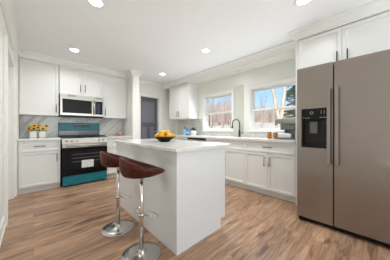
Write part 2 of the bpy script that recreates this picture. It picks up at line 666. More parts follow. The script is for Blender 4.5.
def window(n, y0, y1, label):
    z0, z1 = 1.05, 1.915
    t = empty('window_%d' % n, (0, 0, 0)); tag(t, label, None, None, 'structure')
    b = new()
    cw = 0.06
    a, c = XR - 0.022, XR
    box(b, a, c, y0 - cw, y0, z0 - 0.02, z1 + cw, 0.004)
    box(b, a, c, y1, y1 + cw, z0 - 0.02, z1 + cw, 0.004)
    box(b, a, c, y0, y1, z1, z1 + cw, 0.004)
    box(b, a - 0.012, c, y0 - cw - 0.01, y1 + cw + 0.01, z1 + cw - 0.012, z1 + cw + 0.002, 0.003)
    obj('casing', b, M['trim'], t)
    b = new(); box(b, XR - 0.05, XR + 0.15, y0 - cw, y1 + cw, z0 - 0.035, z0 - 0.001, 0.004)
    b2 = new(); box(b2, XR - 0.04, XR, y0 - cw, y1 + cw, z0 - 0.03, z0, 0.004)
    b.free()
    obj('window_sill', b2, M['trim'], t)
    b = new()
    j = 0.014
    box(b, XR, XR + 0.13, y0, y0 + j, z0, z1); box(b, XR, XR + 0.13, y1 - j, y1, z0, z1)
    box(b, XR, XR + 0.13, y0 + j, y1 - j, z1 - j, z1); box(b, XR, XR + 0.13, y0 + j, y1 - j, z0, z0 + j)
    obj('window_frame', b, M['trim'], t)
    zm = 1.475
    for nm, za, zb, xa in (('lower_sash', z0 + j, zm + 0.02, XR + 0.045), ('upper_sash', zm - 0.02, z1 - j, XR + 0.085)):
        b = new()
        sw = 0.026
        box(b, xa, xa + 0.035, y0 + j, y0 + j + sw, za, zb); box(b, xa, xa + 0.035, y1 - j - sw, y1 - j, za, zb)
        box(b, xa, xa + 0.035, y0 + j + sw, y1 - j - sw, za, za + (0.032 if nm == 'lower_sash' else 0.03))
        box(b, xa, xa + 0.035, y0 + j + sw, y1 - j - sw, zb - 0.03, zb)
        so = obj(nm, b, M['trim'], t)
        b = new(); box(b, xa + 0.015, xa + 0.019, y0 + j + sw, y1 - j - sw, za + 0.03, zb - 0.03)
        obj('pane', b, M['glass'], so)


window(1, W1[0], W1[1], 'left double-hung window, nearer the grey door')
window(2, W2[0], W2[1], 'right double-hung window beside the refrigerator')
b = new(); box(b, XR - 0.012, XR, 1.965, 2.20, 1.0, 2.05, 0.003)
struct('trim_6', b, M['panel'], 'pale grey-green flat panel between the windows')

# backsplashes
b = new(); box(b, XL + 0.054, 1.69, YB - 0.012, YB - 0.001, 0.915, 1.336)
tag(obj('backsplash', b, M['slab']), 'veined grey marble backsplash behind the range', 'backsplash')
b = new()
box(b, XR - 0.011, XR - 0.001, 0.787, 3.20, 0.915, 1.0)
box(b, XR - 0.011, XR - 0.001, 3.20, 4.26, 0.915, 1.355)
tag(obj('backsplash', b, M['tile']), 'pale tiled backsplash below the windows', 'backsplash')

# ---------------------------------------------------------------- cabinets, range wall
CY = 4.27  # carcass front of uppers
UB, UT = 1.337, 2.43
cabinet((XL + 0.054, CY), 0, 0.548, UB, UT, YB - CY, [('door', 0.012, 0.545, UB, 2.315, (0.508, UB + 0.14, True))],
        'tall white wall cabinet nearest the left wall', 'white shaker wall cabinets')
cabinet((0.37, CY), 0, 0.775, 1.775, UT, YB - CY,
        [('door', 0.0, 0.387, 1.775, 2.315, (0.347, 1.93, True)), ('door', 0.387, 0.775, 1.775, 2.315, (0.429, 1.93, True))],
        'short white two-door wall cabinet above the microwave', 'white shaker wall cabinets')
cabinet((1.145, CY), 0, 0.545, UB, UT, YB - CY, [('door', 0.0, 0.54, UB, 2.315, (0.045, UB + 0.14, True))],
        'tall white wall cabinet between the microwave and the wall end', 'white shaker wall cabinets')
BY = 4.0
DT = 0.882
cabinet((XL + 0.054, BY), 0, 0.55, 0.10, DT, YB - BY,
        [('drawer', 0.012, 0.548, 0.69, DT, (0.27, 0.785, False)), ('door', 0.012, 0.548, 0.105, 0.685, (0.498, 0.57, True))],
        'white base cabinet between the left wall and the range', 'white shaker base cabinets', toe=True, name='base_cabinet')
cabinet((1.147, BY), 0, 0.54, 0.10, DT, YB - BY,
        [('drawer', 0.0, 0.535, 0.69, DT, (0.27, 0.785, False)), ('drawer', 0, 0.535, 0.40, 0.685, (0.27, 0.55, False)), ('drawer', 0, 0.535, 0.105, 0.395, (0.27, 0.26, False))],
        'white drawer base cabinet right of the range, behind the stools', 'white shaker base cabinets', toe=True, name='base_cabinet')
b = new(); box(b, XL + 0.054, 0.373, 3.955, YB - 0.012, 0.883, 0.914, 0.003)
tag(obj('worktop', b, M['quartz']), 'short white worktop holding the sunflower pots', 'worktop')
b = new(); box(b, 1.149, 1.688, 3.955, YB - 0.012, 0.883, 0.914, 0.003)
tag(obj('worktop', b, M['quartz']), 'white worktop right of the range', 'worktop')

# ---------------------------------------------------------------- cabinets, window wall (local x runs towards -Y)
RX = 2.727
rz = -PI / 2
cabinet((2.99, 4.26), rz, 0.89, 1.36, UT, XR - 2.99,
        [('door', 0.0, 0.445, 1.36, 2.315, (0.405, 1.50, True)), ('door', 0.445, 0.89, 1.36, 2.315, (0.485, 1.50, True))],
        'white two-door wall cabinet left of the windows', 'white shaker wall cabinets')
cabinet((RX, 1.585), rz, 0.795, 0.10, DT, XR - RX,
        [('drawer', 0.0, 0.795, 0.70, DT, (0.40, 0.79, False)), ('door', 0.0, 0.397, 0.105, 0.695, (0.357, 0.56, True)), ('door', 0.397, 0.795, 0.105, 0.695, (0.437, 0.56, True))],
        'white base cabinet with one wide drawer beside the refrigerator', 'white shaker base cabinets', toe=True, name='base_cabinet')
cabinet((RX, 2.52), rz, 0.935, 0.10, DT, XR - RX,
        [('drawer', 0.0, 0.935, 0.70, DT, None), ('door', 0.0, 0.467, 0.105, 0.695, (0.427, 0.56, True)), ('door', 0.467, 0.935, 0.105, 0.695, (0.507, 0.56, True))],
        'white sink base cabinet under the black faucet', 'white shaker base cabinets', toe=True, name='base_cabinet')
cabinet((RX, 4.26), rz, 1.13, 0.10, DT, XR - RX,
        [('drawer', 0.0, 0.56, 0.70, DT, (0.28, 0.79, False)), ('door', 0.0, 0.56, 0.105, 0.695, (0.5, 0.56, True)), ('drawer', 0.56, 1.13, 0.70, DT, (0.85, 0.79, False)), ('door', 0.56, 1.13, 0.105, 0.695, (0.6, 0.56, True))],
        'white base cabinet at the far end under the blue bottle', 'white shaker base cabinets', toe=True, name='base_cabinet')
cabinet((RX, 0.755), rz, 1.02, 1.84, UT, XR - RX,
        [('door', 0.0, 0.474, 1.84, 2.315, (0.43, 1.95, True)), ('door', 0.474, 1.02, 1.84, 2.315, (0.525, 1.95, True))],
        'white two-door wall cabinet above the refrigerator', 'white shaker wall cabinets', hm='blackmetal')
b = new(); box(b, 2.70, XR - 0.004, 0.757, 0.783, 0, UT, 0.002)
tag(obj('end_panel', b, M['cab']), 'tall white panel between worktop and refrigerator', 'panel')
# corbel under the far wall cabinet
b = new()
pts = [(0.0, 0.0)] + [(0.30 * (1 - math.sin(a)), -0.16 * (1 - math.cos(a))) for a in [PI / 2 * k / 8 for k in range(9)]]
pts = [(0, 0), (0.26, 0), (0.26, -0.02)] + [(0.03 + 0.23 * (1 - math.sin(a)), -0.17 + 0.15 * math.cos(a) * 1.0) for a in [PI / 2 * k / 8 for k in range(1, 9)]] + [(0, -0.17)]
ra = [b.verts.new((XR - 0.012 - p[0], 4.225, 1.36 + p[1])) for p in pts]
rb = [b.verts.new((XR - 0.012 - p[0], 4.258, 1.36 + p[1])) for p in pts]
b.faces.new(ra); b.faces.new(rb[::-1])
for k in range(len(ra)):
    b.faces.new((ra[k], ra[(k + 1) % len(ra)], rb[(k + 1) % len(ra)], rb[k]))
tag(obj('corbel', b, M['toe']), 'curved bracket under the wall cabinet left of the windows', 'bracket')

# dishwasher
t = empty('dishwasher', (RX, 3.127, 0), rz)
tag(t, 'stainless dishwasher with a dark control strip beyond the island', 'dishwasher')
b = new(); box(b, 0, 0.604, 0, 0.57, 0.02, 0.88); obj('body', b, M['fridge_side'], t)
b = new(); box(b, 0.003, 0.601, -0.025, 0, 0.11, 0.84, 0.004); obj('door', b, M['steel'], t)
b = new(); box(b, 0.003, 0.601, -0.03, 0, 0.843, 0.878, 0.004); obj('control_panel', b, M['black'], t)
b = new(); tube(b, [(0.06, -0.065, 0.74), (0.54, -0.065, 0.74)], 0.01, 10); tube(b, [(0.09, -0.02, 0.74), (0.09, -0.06, 0.74)], 0.007); tube(b, [(0.51, -0.02, 0.74), (0.51, -0.06, 0.74)], 0.007)
obj('handle', b, M['steel'], t)

# worktop along the windows with the sink cut-out
b = new()
x0, x1 = 2.683, XR - 0.012
sx0, sx1, sy0, sy1 = 2.80, 3.12, 1.68, 2.38
box(b, x0, x1, 0.785, sy0, 0.883, 0.914); box(b, x0, x1, sy1, 4.26, 0.883, 0.914)
box(b, x0, sx0, sy0, sy1, 0.883, 0.914); box(b, sx1, x1, sy0, sy1, 0.883, 0.914)
tag(obj('worktop', b, M['quartz']), 'long white worktop under the windows with the sink', 'worktop')
b = new()
box(b, sx0 - 0.01, sx0, sy0 - 0.01, sy1 + 0.01, 0.70, 0.882); box(b, sx1, sx1 + 0.01, sy0 - 0.01, sy1 + 0.01, 0.70, 0.882)
box(b, sx0, sx1, sy0 - 0.01, sy0, 0.70, 0.882); box(b, sx0, sx1, sy1, sy1 + 0.01, 0.70, 0.882); box(b, sx0, sx1, sy0, sy1, 0.69, 0.70)
tag(obj('sink', b, M['steel']), 'undermount steel sink in the worktop below the windows', 'sink')
# faucet
t = empty('faucet', (3.20, 2.0, 0.914)); tag(t, 'matte black gooseneck faucet standing on the worktop', 'faucet')
b = new(); lathe(b, [(0, 0), (0.028, 0), (0.028, 0.012), (0.021, 0.018), (0.021, 0.14), (0.016, 0.15), (0, 0.15)], 20); obj('base', b, M['blackmetal'], t)
b = new()
pts = [(0, 0, 0.14), (0, 0, 0.27)] + [(-0.075 + 0.075 * math.cos(a), 0.075 * 0.5 * (1 - math.cos(a)), 0.27 + 0.085 * math.sin(a)) for a in [PI * k / 12 for k in range(1, 13)]] + [(-0.15, 0.075, 0.215)]
pts = [(x * 0.85, y * 1.2, z * 1.05 - 0.005) for x, y, z in pts]
tube(b, pts, 0.0125, 12); obj('spout', b, M['blackmetal'], t)
b = new(); e_ = Vector(pts[-1]); tube(b, [e_ + Vector((0, 0, 0.02)), e_ - Vector((0.004, -0.003, 0.04))], 0.017, 12); obj('spray_head', b, M['blackmetal'], t)
b = new(); tube(b, [(0, -0.015, 0.075), (0, -0.05, 0.08), (0.0, -0.09, 0.10)], 0.009, 8); obj('lever', b, M['blackmetal'], t)

# ---------------------------------------------------------------- range
t = empty('range', (0.379, 3.93, 0)); tag(t, 'stainless gas range with teal film on its drawer and back panel', 'range')
w = 0.764
b = new(); box(b, 0, w, 0.02, 0.62, 0.05, 0.905); obj('body', b, M['black'], t)
b = new(); box(b, 0.01, w - 0.01, -0.005, 0.02, 0.03, 0.20, 0.003)
obj('drawer', b, M['teal'], t)
for x in (0.05, w - 0.05):
    for y in (0.06, 0.56):
        b = new(); tube(b, [(x, y, 0), (x, y, 0.05)], 0.015, 8); obj('foot', b, M['black'], t)
b = new(); box(b, 0.004, w - 0.004, -0.015, 0.02, 0.205, 0.725, 0.004)
od = obj('oven_door', b, M['blackglass'], t)
b = new(); box(b, 0.13, w - 0.13, -0.0175, -0.015, 0.33, 0.66); obj('oven_window', b, M['mesh_glass'], od)
b = new()
for z in (0.45, 0.52, 0.59): box(b, 0.15, w - 0.15, -0.0185, -0.0175, z, z + 0.012)
obj('rack', b, M['greyplastic'], od)
b = new(); box(b, 0.004, w - 0.004, -0.019, 0.02, 0.728, 0.80, 0.004); obj('door_top_trim', b, M['steel'], od)
b = new(); tube(b, [(0.05, -0.062, 0.765), (w - 0.05, -0.062, 0.765)], 0.013, 12)
for x in (0.07, w - 0.07): box(b, x - 0.012, x + 0.012, -0.06, -0.018, 0.755, 0.775)
obj('handle', b, M['steel'], od)
b = new()
q = new(); box(q, 0, w, -0.02, 0.06, 0.805, 0.905)
for v in q.verts:
    if v.co.z > 0.9 and v.co.y < 0: v.co.y += 0.02
merge(b, q)
cp = obj('control_panel', b, M['steel'], t)
for x in (0.07, 0.155, 0.24, w - 0.155, w - 0.07):
    k = new(); lathe(k, [(0, 0), (0.024, 0), (0.024, 0.006), (0.019, 0.008), (0.018, 0.028), (0.015, 0.032), (0, 0.032)], 18)
    box(k, -0.003, 0.003, -0.017, 0.017, 0.031, 0.036)
    o = obj('knob', k, M['steel'], cp, (x, -0.009, 0.857)); o.rotation_euler = (math.radians(80), 0, 0)
b = new(); box(b, 0.0, w, -0.0, 0.60, 0.905, 0.918, 0.003); obj('cooktop', b, M['black'], t)
for gx in (0.03, 0.27, 0.51):
    b = new()
    gw = 0.22
    for x in (gx, gx + gw / 2, gx + gw): box(b, x - 0.005, x + 0.005, 0.05, 0.53, 0.935, 0.947)
    for y in (0.05, 0.17, 0.29, 0.41, 0.53): box(b, gx, gx + gw, y - 0.005, y + 0.005, 0.935, 0.947)
    for x in (gx, gx + gw):
        for y in (0.05, 0.53): box(b, x - 0.006, x + 0.006, y - 0.006, y + 0.006, 0.918, 0.936)
    obj('grate', b, M['blackmetal'], t)
for x, y in ((0.14, 0.15), (0.14, 0.42), (0.38, 0.29), (0.62, 0.15), (0.62, 0.42)):
    b = new(); lathe(b, [(0, 0.0), (0.045, 0), (0.045, 0.008), (0.03, 0.01), (0.03, 0.016), (0, 0.016)], 18, (x, y, 0.918)); obj('burner', b, M['greyplastic'], t)
b = new(); box(b, 0.0, w, 0.585, 0.635, 0.918, 1.05, 0.004); obj('vent_strip', b, M['dark_steel'], t)
b = new(); box(b, 0.0, w, 0.565, 0.635, 1.045, 1.212, 0.008)
bgp = obj('back_panel', b, M['teal'], t)
b = new(); box(b, 0.27, 0.57, 0.561, 0.566, 1.118, 1.165); obj('display', b, M['blackglass'], bgp)
b = new()
for x in (0.30, 0.33, 0.36, 0.47, 0.50, 0.53): box(b, x, x + 0.014, 0.5600, 0.5612, 1.138, 1.144)
obj('button_marks', b, M['mark'], bgp)
# sheet taped on oven door
b = new(); box(b, 0.68, 0.885, 3.903, 3.909, 0.33, 0.475, 0.001)
tag(obj('paper_sheet', b, M['paper']), 'pale printed sheet taped to the oven door', 'paper')
b = new(); box(b, 0.63, 1.03, YB - 0.02, YB - 0.013, 1.195, 1.325, 0.001)
tag(obj('paper_sheet', b, M['paper']), 'pale sheet leaning on the backsplash above the range', 'paper')

# microwave
t = empty('microwave', (0.375, 4.19, 0)); tag(t, 'stainless over-the-range microwave under the short cabinet', 'microwave')
w = 0.765
b = new(); box(b, 0, w, 0.02, 0.385, 1.335, 1.772); obj('body', b, M['fridge_side'], t)
b = new()
box(b, 0, w, 0.0, 0.02, 1.715, 1.772, 0.002)
obj('vent_trim', b, M['steel'], t)
for x in (0.12, 0.60):
    b = new()
    for k in range(3): box(b, x, x + 0.13, -0.001, 0.001, 1.73 + k * 0.012, 1.735 + k * 0.012)
    obj('vent_slot', b, M['black'], t)
b = new(); box(b, 0, 0.56, -0.015, 0.02, 1.352, 1.712, 0.004)
md = obj('door', b, M['steel'], t)
b = new(); box(b, 0.035, 0.535, -0.018, -0.0145, 1.40, 1.675, 0.002); obj('door_window', b, M['mesh_glass'], md)
b = new(); tube(b, [(0.575, -0.05, 1.39), (0.575, -0.05, 1.69)], 0.011, 10)
for z in (1.41, 1.67): box(b, 0.567, 0.583, -0.05, 0.0, z - 0.008, z + 0.008)
obj('handle', b, M['steel'], md)
b = new(); box(b, 0.562, w, -0.012, 0.02, 1.352, 1.712, 0.003)
cp = obj('control_panel', b, M['steel'], t)
b = new(); box(b, 0.60, 0.745, -0.0145, -0.0115, 1.395, 1.68); 
kp = obj('keypad', b, M['blackglass'], cp)
b = new(); box(b, 0.625, 0.70, -0.0155, -0.0144, 1.42, 1.64)
obj('display', b, M['screen'], kp)
b = new(); box(b, 0.0, w, 0.0, 0.06, 1.325, 1.350, 0.003); obj('bottom_lip', b, M['black'], t)

# ---------------------------------------------------------------- refrigerator (local x runs towards -Y, front at local y=0)
t = empty('refrigerator', (2.294, 0.648, 0), rz); tag(t, 'large stainless side-by-side refrigerator with a black ice dispenser', 'refrigerator')
FW = 0.915
b = new(); box(b, 0.004, FW - 0.004, 0.075, 0.80, 0.03, 1.775, 0.006); obj('body', b, M['fridge_side'], t)
# freezer door built around the dispenser hole
SX = 0.340
b = new()
dx0, dx1, dz0, dz1 = 0.047, 0.298, 0.868, 1.312
zb, zt = 0.055, 1.79
box(b, 0, dx0, 0, 0.07, zb, zt); box(b, dx1, SX - 0.003, 0, 0.07, zb, zt)
box(b, dx0, dx1, 0, 0.07, zb, dz0); box(b, dx0, dx1, 0, 0.07, dz1, zt)
fd = obj('freezer_door', b, M['fridge'], t)
b = new()
box(b, dx0, dx1, 0.055, 0.07, dz0, dz1)
obj('dispenser_back', b, M['niche'], fd)
b = new()
r = 0.014
box(b, dx0, dx0 + r, -0.004, 0.056, dz0, dz1, 0.002); box(b, dx1 - r, dx1, -0.004, 0.056, dz0, dz1, 0.002)
box(b, dx0 + r, dx1 - r, -0.004, 0.056, dz0, dz0 + 0.03, 0.002)
box(b, dx0 + r, dx1 - r, -0.004, 0.056, 1.185, dz1, 0.002)
dp = obj('dispenser_panel', b, M['black'], fd)
b = new(); box(b, 0.125, 0.20, 0.010, 0.050, 1.03, 1.165, 0.006); obj('paddle', b, M['greyplastic'], fd)
b = new()
ring = [(0.148 + 0.014 * math.cos(2 * PI * k / 16), -0.0045, 1.262 + 0.014 * math.sin(2 * PI * k / 16)) for k in range(17)]
tube(b, ring, 0.0022, 6)
for x in (0.235, 0.262): box(b, x, x + 0.003, -0.0052, -0.0035, 1.245, 1.285)
for x in (0.066, 0.090, 0.102, 0.114, 0.126): box(b, x, x + 0.008, -0.0052, -0.0035, 1.203, 1.208)
for x in (0.225, 0.238, 0.255, 0.268): box(b, x, x + 0.008, -0.0052, -0.0035, 1.203, 1.212)
obj('panel_marks', b, M['mark'], dp)
b = new(); box(b, SX + 0.003, FW, 0, 0.07, zb, zt, 0.006)
rd = obj('refrigerator_door', b, M['fridge'], t)
for x, par in ((SX - 0.032, fd), (SX + 0.034, rd)):
    b = new(); box(b, x - 0.016, x + 0.016, -0.062, -0.040, 0.70, 1.52, 0.009, 2)
    for z in (0.735, 1.485): box(b, x - 0.012, x + 0.012, -0.045, 0.0, z - 0.02, z + 0.02, 0.004)
    obj('handle', b, M['fridge'], par)
b = new(); box(b, 0.01, FW - 0.01, 0.03, 0.08, 0.012, 0.05); obj('toe_grille', b, M['black'], t)
for x in (0.03, FW - 0.03):
    b = new(); tube(b, [(x, 0.035, 0), (x, 0.035, 0.02)], 0.016, 10); obj('foot', b, M['black'], t)
for x in (0.02, FW - 0.07):
    b = new(); box(b, x, x + 0.05, 0.075, 0.12, 1.776, 1.796, 0.003); obj('hinge_cover', b, M['fridge_side'], t)

# ---------------------------------------------------------------- island
t = empty('kitchen_island', (0, 0, 0)); tag(t, 'white kitchen island with plain end and back panels', 'kitchen island')
b = new(); box(b, 0.912, 1.50, 1.187, 2.63, 0, 0.882); box(b, 1.50, 1.535, 1.187, 2.63, 0.10, 0.882); obj('body', b, M['island'], t)
b = new()
# end panel with toe notch at lower right
prof_ = [(0.888, 0), (1.487, 0), (1.487, 0.10), (1.565, 0.10), (1.565, 0.882), (0.888, 0.882)]
ra = [b.verts.new((x, 1.165, z)) for x, z in prof_]; rb = [b.verts.new((x, 1.187, z)) for x, z in prof_]
b.faces.new(ra); b.faces.new(rb[::-1])
for k in range(6): b.faces.new((ra[k], ra[(k + 1) % 6], rb[(k + 1) % 6], rb[k]))
obj('end_panel', b, M['island'], t)
b = new(); box(b, 0.888, 0.912, 1.187, 2.63, 0, 0.882, 0.001); obj('back_panel', b, M['island'], t)
for k, (a, c) in enumerate(((1.19, 1.67), (1.67, 2.15), (2.15, 2.63))):
    b = new()
    q = new(); shaker(q, a + 0.002, c - 0.002, 0.105, 0.69)
    rot = Matrix.Rotation(PI / 2, 4, 'Z')
    # local front -y -> +x
    bmesh.ops.transform(q, matrix=Matrix.Translation((1.535, 0, 0)) @ rot, verts=q.verts)
    merge(b, q)
    o = obj('door', b, M['island'], t)
b = new(); box(b, 0.860, 1.628, 1.135, 2.66, 0.883, 0.914, 0.004, 2)
tag(obj('worktop', b, M['quartz']), 'thick white quartz worktop on the island under the fruit bowl', 'worktop')

# ---------------------------------------------------------------- stools
def stool():
    t = empty('bar_stool', (0, 0, 0))
    b = new(); lathe(b, [(0, 0), (0.162, 0), (0.165, 0.003), (0.163, 0.007), (0.10, 0.012), (0.045, 0.017), (0.036, 0.022), (0.034, 0.036), (0.028, 0.045), (0.021, 0.05), (0, 0.05)], 48)
    obj('base', b, M['base_steel'], t)
    b = new(); lathe(b, [(0, 0.045), (0.019, 0.045), (0.019, 0.42), (0.016, 0.43), (0.016, 0.668), (0, 0.672)], 20)
    obj('post', b, M['chrome'], t)
    b = new()
    pts = [(0.015, 0.01, 0.34), (0.02, 0.10, 0.34), (0.03, 0.125, 0.34), (0.055, 0.135, 0.34), (0.075, 0.125, 0.34), (0.085, 0.10, 0.34), (0.085, -0.10, 0.34), (0.075, -0.125, 0.34), (0.055, -0.135, 0.34), (0.03, -0.125, 0.34), (0.02, -0.10, 0.34), (0.015, -0.01, 0.34)]
    tube(b, pts, 0.005, 8)
    lathe(b, [(0.020, 0.325), (0.025, 0.325), (0.025, 0.355), (0.020, 0.355)], 18)
    obj('footrest', b, M['chrome'], t).rotation_euler = (0, 0, math.radians(28))
    b = new(); lathe(b, [(0, 0.667), (0.05, 0.667), (0.06, 0.677), (0.05, 0.684), (0, 0.684)], 20)
    obj('seat_plate', b, M['chrome'], t)
    # bucket seat shell: outer rings then inner rings, facing +x
    n = 40
    def rim(a):
        c = (1 - math.cos(a)) / 2
        return 0.708 + 0.138 * c
    def rx(a): return 0.192 + 0.014 * math.cos(a)
    K = 7
    rings = []
    for side, th in ((0, 0.0), (1, 0.022)):
        seq = range(K + 1) if side == 0 else range(K, -1, -1)
        for k in seq:
            f = k / K
            row = []
            for j in range(n):
                a = 2 * PI * j / n
                g = 0.25 + 0.75 * math.sin(f * PI / 2) ** (0.95 - 0.4 * ((1 - math.cos(a)) / 2))
                bk = (1 - math.cos(a)) / 2
                up = f ** (1.6 + 1.6 * bk)
                ax, ay = rx(a) - th, 0.182 - th
                z = 0.682 + (rim(a) - 0.682) * up
                if side: z = max(0.70, z) if k < K else rim(a) - 0.002
                row.append((ax * g * math.cos(a), ay * g * math.sin(a), z))
            rings.append(row)
    b = new()
    V = [[b.verts.new(p) for p in row] for row in rings]
    for A, B in zip(V, V[1:]):
        for j in range(n):
            f_ = b.faces.new((A[j], A[(j + 1) % n], B[(j + 1) % n], B[j])); f_.smooth = True
    b.faces.new(V[0][::-1]); b.faces.new(V[-1])
    obj('seat_shell', b, M['leather'], t)
    b = new()
    prof2 = [(0, 0.0), (0.10, 0.0), (0.15, 0.006), (0.16, 0.016), (0.145, 0.028), (0.09, 0.034), (0, 0.035)]
    lathe(b, [(r_, z_ + 0.690) for r_, z_ in prof2], 32)
    obj('seat_cushion', b, M['leather_in'], t)
    return t


st = stool()
st.location = (0.678, 1.389, 0); st.rotation_euler = (0, 0, math.radians(-14))
tag(st, 'nearer brown leather bar stool on a round chrome base', 'bar stool', 'bar stools at the island')
s2 = copy_tree(st)
s2.location = (0.676, 1.935, 0); s2.rotation_euler = (0, 0, math.radians(-14))
s2['label'] = 'farther brown leather bar stool, the one closer to the range'

# ---------------------------------------------------------------- small things
# fruit bowl
t = empty('fruit_bowl', (1.27, 1.93, 0.914)); t.scale = (1.1, 1.1, 1.05); tag(t, 'low black bowl of fruit on the island worktop', 'bowl')
b = new(); lathe(b, [(0, 0), (0.058, 0), (0.062, 0.006), (0.095, 0.028), (0.138, 0.060), (0.142, 0.064), (0.136, 0.064), (0.09, 0.034), (0.05, 0.014), (0, 0.012)], 36)
obj('bowl_shell', b, M['blackmetal'], t)
def fruit(name, m, lemon=False):
    b = new()
    pr = []
    for k in range(11):
        a = -PI / 2 + PI * k / 10
        r_ = 0.034 * math.cos(a); z_ = 0.033 * math.sin(a)
        if lemon: z_ *= 1.25; r_ *= 0.92
        pr.append((max(0, r_), z_))
    lathe(b, pr, 18)
    o = obj(name, b, M[m])
    q = new(); lathe(q, [(0, 0), (0.005, 0), (0.004, 0.003), (0, 0.004)], 8); st_ = obj('stem', q, M['green'], o, (0, 0, 0.033 * (1.25 if lemon else 1)))
    return o
fr = fruit('orange', 'orange'); le = fruit('lemon', 'lemon', True)
spots = []
for k in range(7):
    a = 2 * PI * k / 7 + 0.2
    spots.append((0.088 * math.cos(a), 0.088 * math.sin(a), 0.073))
for k in range(3):
    a = 2 * PI * k / 3 + 0.9
    spots.append((0.037 * math.cos(a) * 1.05, 0.037 * math.sin(a) * 1.05, 0.114))
words = ['at the near rim', 'at the right rim', 'at the far right rim', 'at the far rim', 'at the far left rim', 'at the left rim', 'at the near left rim', 'on top, right', 'on top, far left', 'on top, nearest']
uo = ul = False
lab_f = []
rgt = Vector((0.727, -0.687)); fwd = Vector((0.687, 0.727))
for i, p in enumerate(spots):
    isl = i in (1, 5, 8)
    src = le if isl else fr
    if isl: o = src if not ul else copy_tree(src); ul = True
    else: o = src if not uo else copy_tree(src); uo = True
    o.location = (1.27 + p[0] * 1.1, 1.93 + p[1] * 1.1, 0.914 + p[2]); o.scale = (1.08, 1.08, 1.08)
    o.rotation_euler = (random.uniform(0.4, 1.4), 0, random.uniform(0, 6))
    v = Vector((p[0], p[1])); side = v.dot(rgt); dep = v.dot(fwd)
    top = 'heaped on top' if p[2] > 0.09 else 'lying in the outer ring'
    h = ('right' if side > 0.03 else 'left' if side < -0.03 else 'middle')
    dd = ('far' if dep > 0.03 else 'near' if dep < -0.03 else 'centre')
    tag(o, '%s in the black bowl, %s, %s %s side' % ('yellow lemon' if isl else 'orange', top, dd, h), 'fruit', 'fruit in the black bowl')

# sunflower pots
def sunpot(x, lab):
    t = empty('flower_pot', (x, 4.40, 0.914)); tag(t, lab, 'potted flowers', 'potted sunflowers on the short worktop')
    b = new(); 
    q = new(); box(q, -0.051, 0.051, -0.051, 0.051, 0, 0.125, 0.006)
    for v in q.verts: v.co.x *= 0.88 + v.co.z * 1.1; v.co.y *= 0.88 + v.co.z * 1.1
    merge(b, q); obj('pot', b, M['pot'], t)
    for k in range(5):
        a = 2 * PI * k / 5 + x * 9
        rr = 0.062 if k else 0.01
        cx, cy, cz = rr * math.cos(a), rr * math.sin(a) * 0.8, 0.165 + 0.03 * ((k * 2) % 3)
        f = new()
        for ring, (L, np_) in enumerate(((0.042, 13), (0.034, 11))):
            for j in range(np_):
                aa = 2 * PI * j / np_ + ring * 0.2
                d = Vector((math.cos(aa), math.sin(aa), 0)); pr = Vector((-d.y, d.x, 0)) * 0.008
                zz = 0.003 * ring
                v = [f.verts.new(q_) for q_ in (d * 0.01 + Vector((0, 0, zz)), d * L * 0.6 + pr + Vector((0, 0, zz + 0.004)), d * L + Vector((0, 0, zz - 0.002)), d * L * 0.6 - pr + Vector((0, 0, zz + 0.004)))]
                f.faces.new(v)
        fo = obj('flower_head', f, M['yellow'], t, (cx, cy, cz))
        fo.rotation_euler = (math.radians(70 + 15 * math.sin(k * 2.0)), math.radians(14 * math.cos(k * 3)), 0.4 * math.sin(k * 1.7 + x * 5))
        g = new(); lathe(g, [(0, 0.012), (0.013, 0.010), (0.019, 0.004), (0.019, 0), (0, 0)], 12); obj('flower_center', g, M['seed'], fo)
        g = new(); tube(g, [(cx * 0.3, cy * 0.3, 0.11), (cx * 0.8, cy * 0.8, 0.14), (cx, cy + 0.006, cz)], 0.003, 6); obj('stem', g, M['green'], t)
    g = new()
    for k in range(9):
        a = 2 * PI * k / 9
        d = Vector((math.cos(a), math.sin(a), 0)); pr = Vector((-d.y, d.x, 0)) * 0.016
        base = Vector((0, 0, 0.122))
        g.faces.new([g.verts.new(q_) for q_ in (base + d * 0.02, base + d * 0.05 + pr + Vector((0, 0, 0.02)), base + d * 0.085 + Vector((0, 0, 0.012)), base + d * 0.05 - pr + Vector((0, 0, 0.02)))])
    obj('leaves', g, M['green'], t)
    return t
sunpot(-0.002, 'white pot of yellow sunflowers nearer the left wall')
sunpot(0.125, 'white pot of yellow sunflowers nearer the range')

# peach bowl
t = new(); lathe(t, [(0, 0), (0.04, 0), (0.045, 0.004), (0.075, 0.05), (0.08, 0.075), (0.074, 0.075), (0.068, 0.05), (0.04, 0.012), (0, 0.01)], 28)
tag(obj('small_bowl', t, M['peach'], None, (1.57, 4.38, 0.914)), 'small peach-coloured bowl on the worktop right of the range', 'bowl')

# soap bottles
def bottle(loc, body, hgt, r_, label, pump):
    t = empty('soap_bottle', loc); tag(t, label, 'bottle', 'bottles by the windows')
    b = new(); lathe(b, [(0, 0), (r_, 0), (r_ * 1.03, 0.006), (r_ * 1.03, hgt * 0.7), (r_ * 0.7, hgt * 0.85), (r_ * 0.35, hgt * 0.92), (r_ * 0.35, hgt), (0, hgt)], 22); obj('bottle_body', b, body, t)
    b = new(); lathe(b, [(r_ * 1.035, hgt * 0.15), (r_ * 1.06, hgt * 0.16), (r_ * 1.06, hgt * 0.5), (r_ * 1.035, hgt * 0.51)], 22); obj('label_band', b, M['label_blue'], t)
    b = new(); lathe(b, [(0, hgt), (r_ * 0.42, hgt), (r_ * 0.42, hgt + 0.02), (0.005, hgt + 0.022), (0.005, hgt + 0.05), (0.012, hgt + 0.052), (0.012, hgt + 0.062), (0, hgt + 0.062)], 14)
    tube(b, [(0, 0, hgt + 0.057), (-0.045, -0.02, hgt + 0.055)], 0.005, 6)
    obj('pump', b, pump, t)
bottle((3.05, 3.63, 0.914), M['label_blue'], 0.165, 0.040, 'short pale blue bottle with a dark pump', M['black'])
bottle((3.05, 3.515, 0.914), M['blue'], 0.205, 0.042, 'tall bright blue bottle with a white pump', M['pot'])

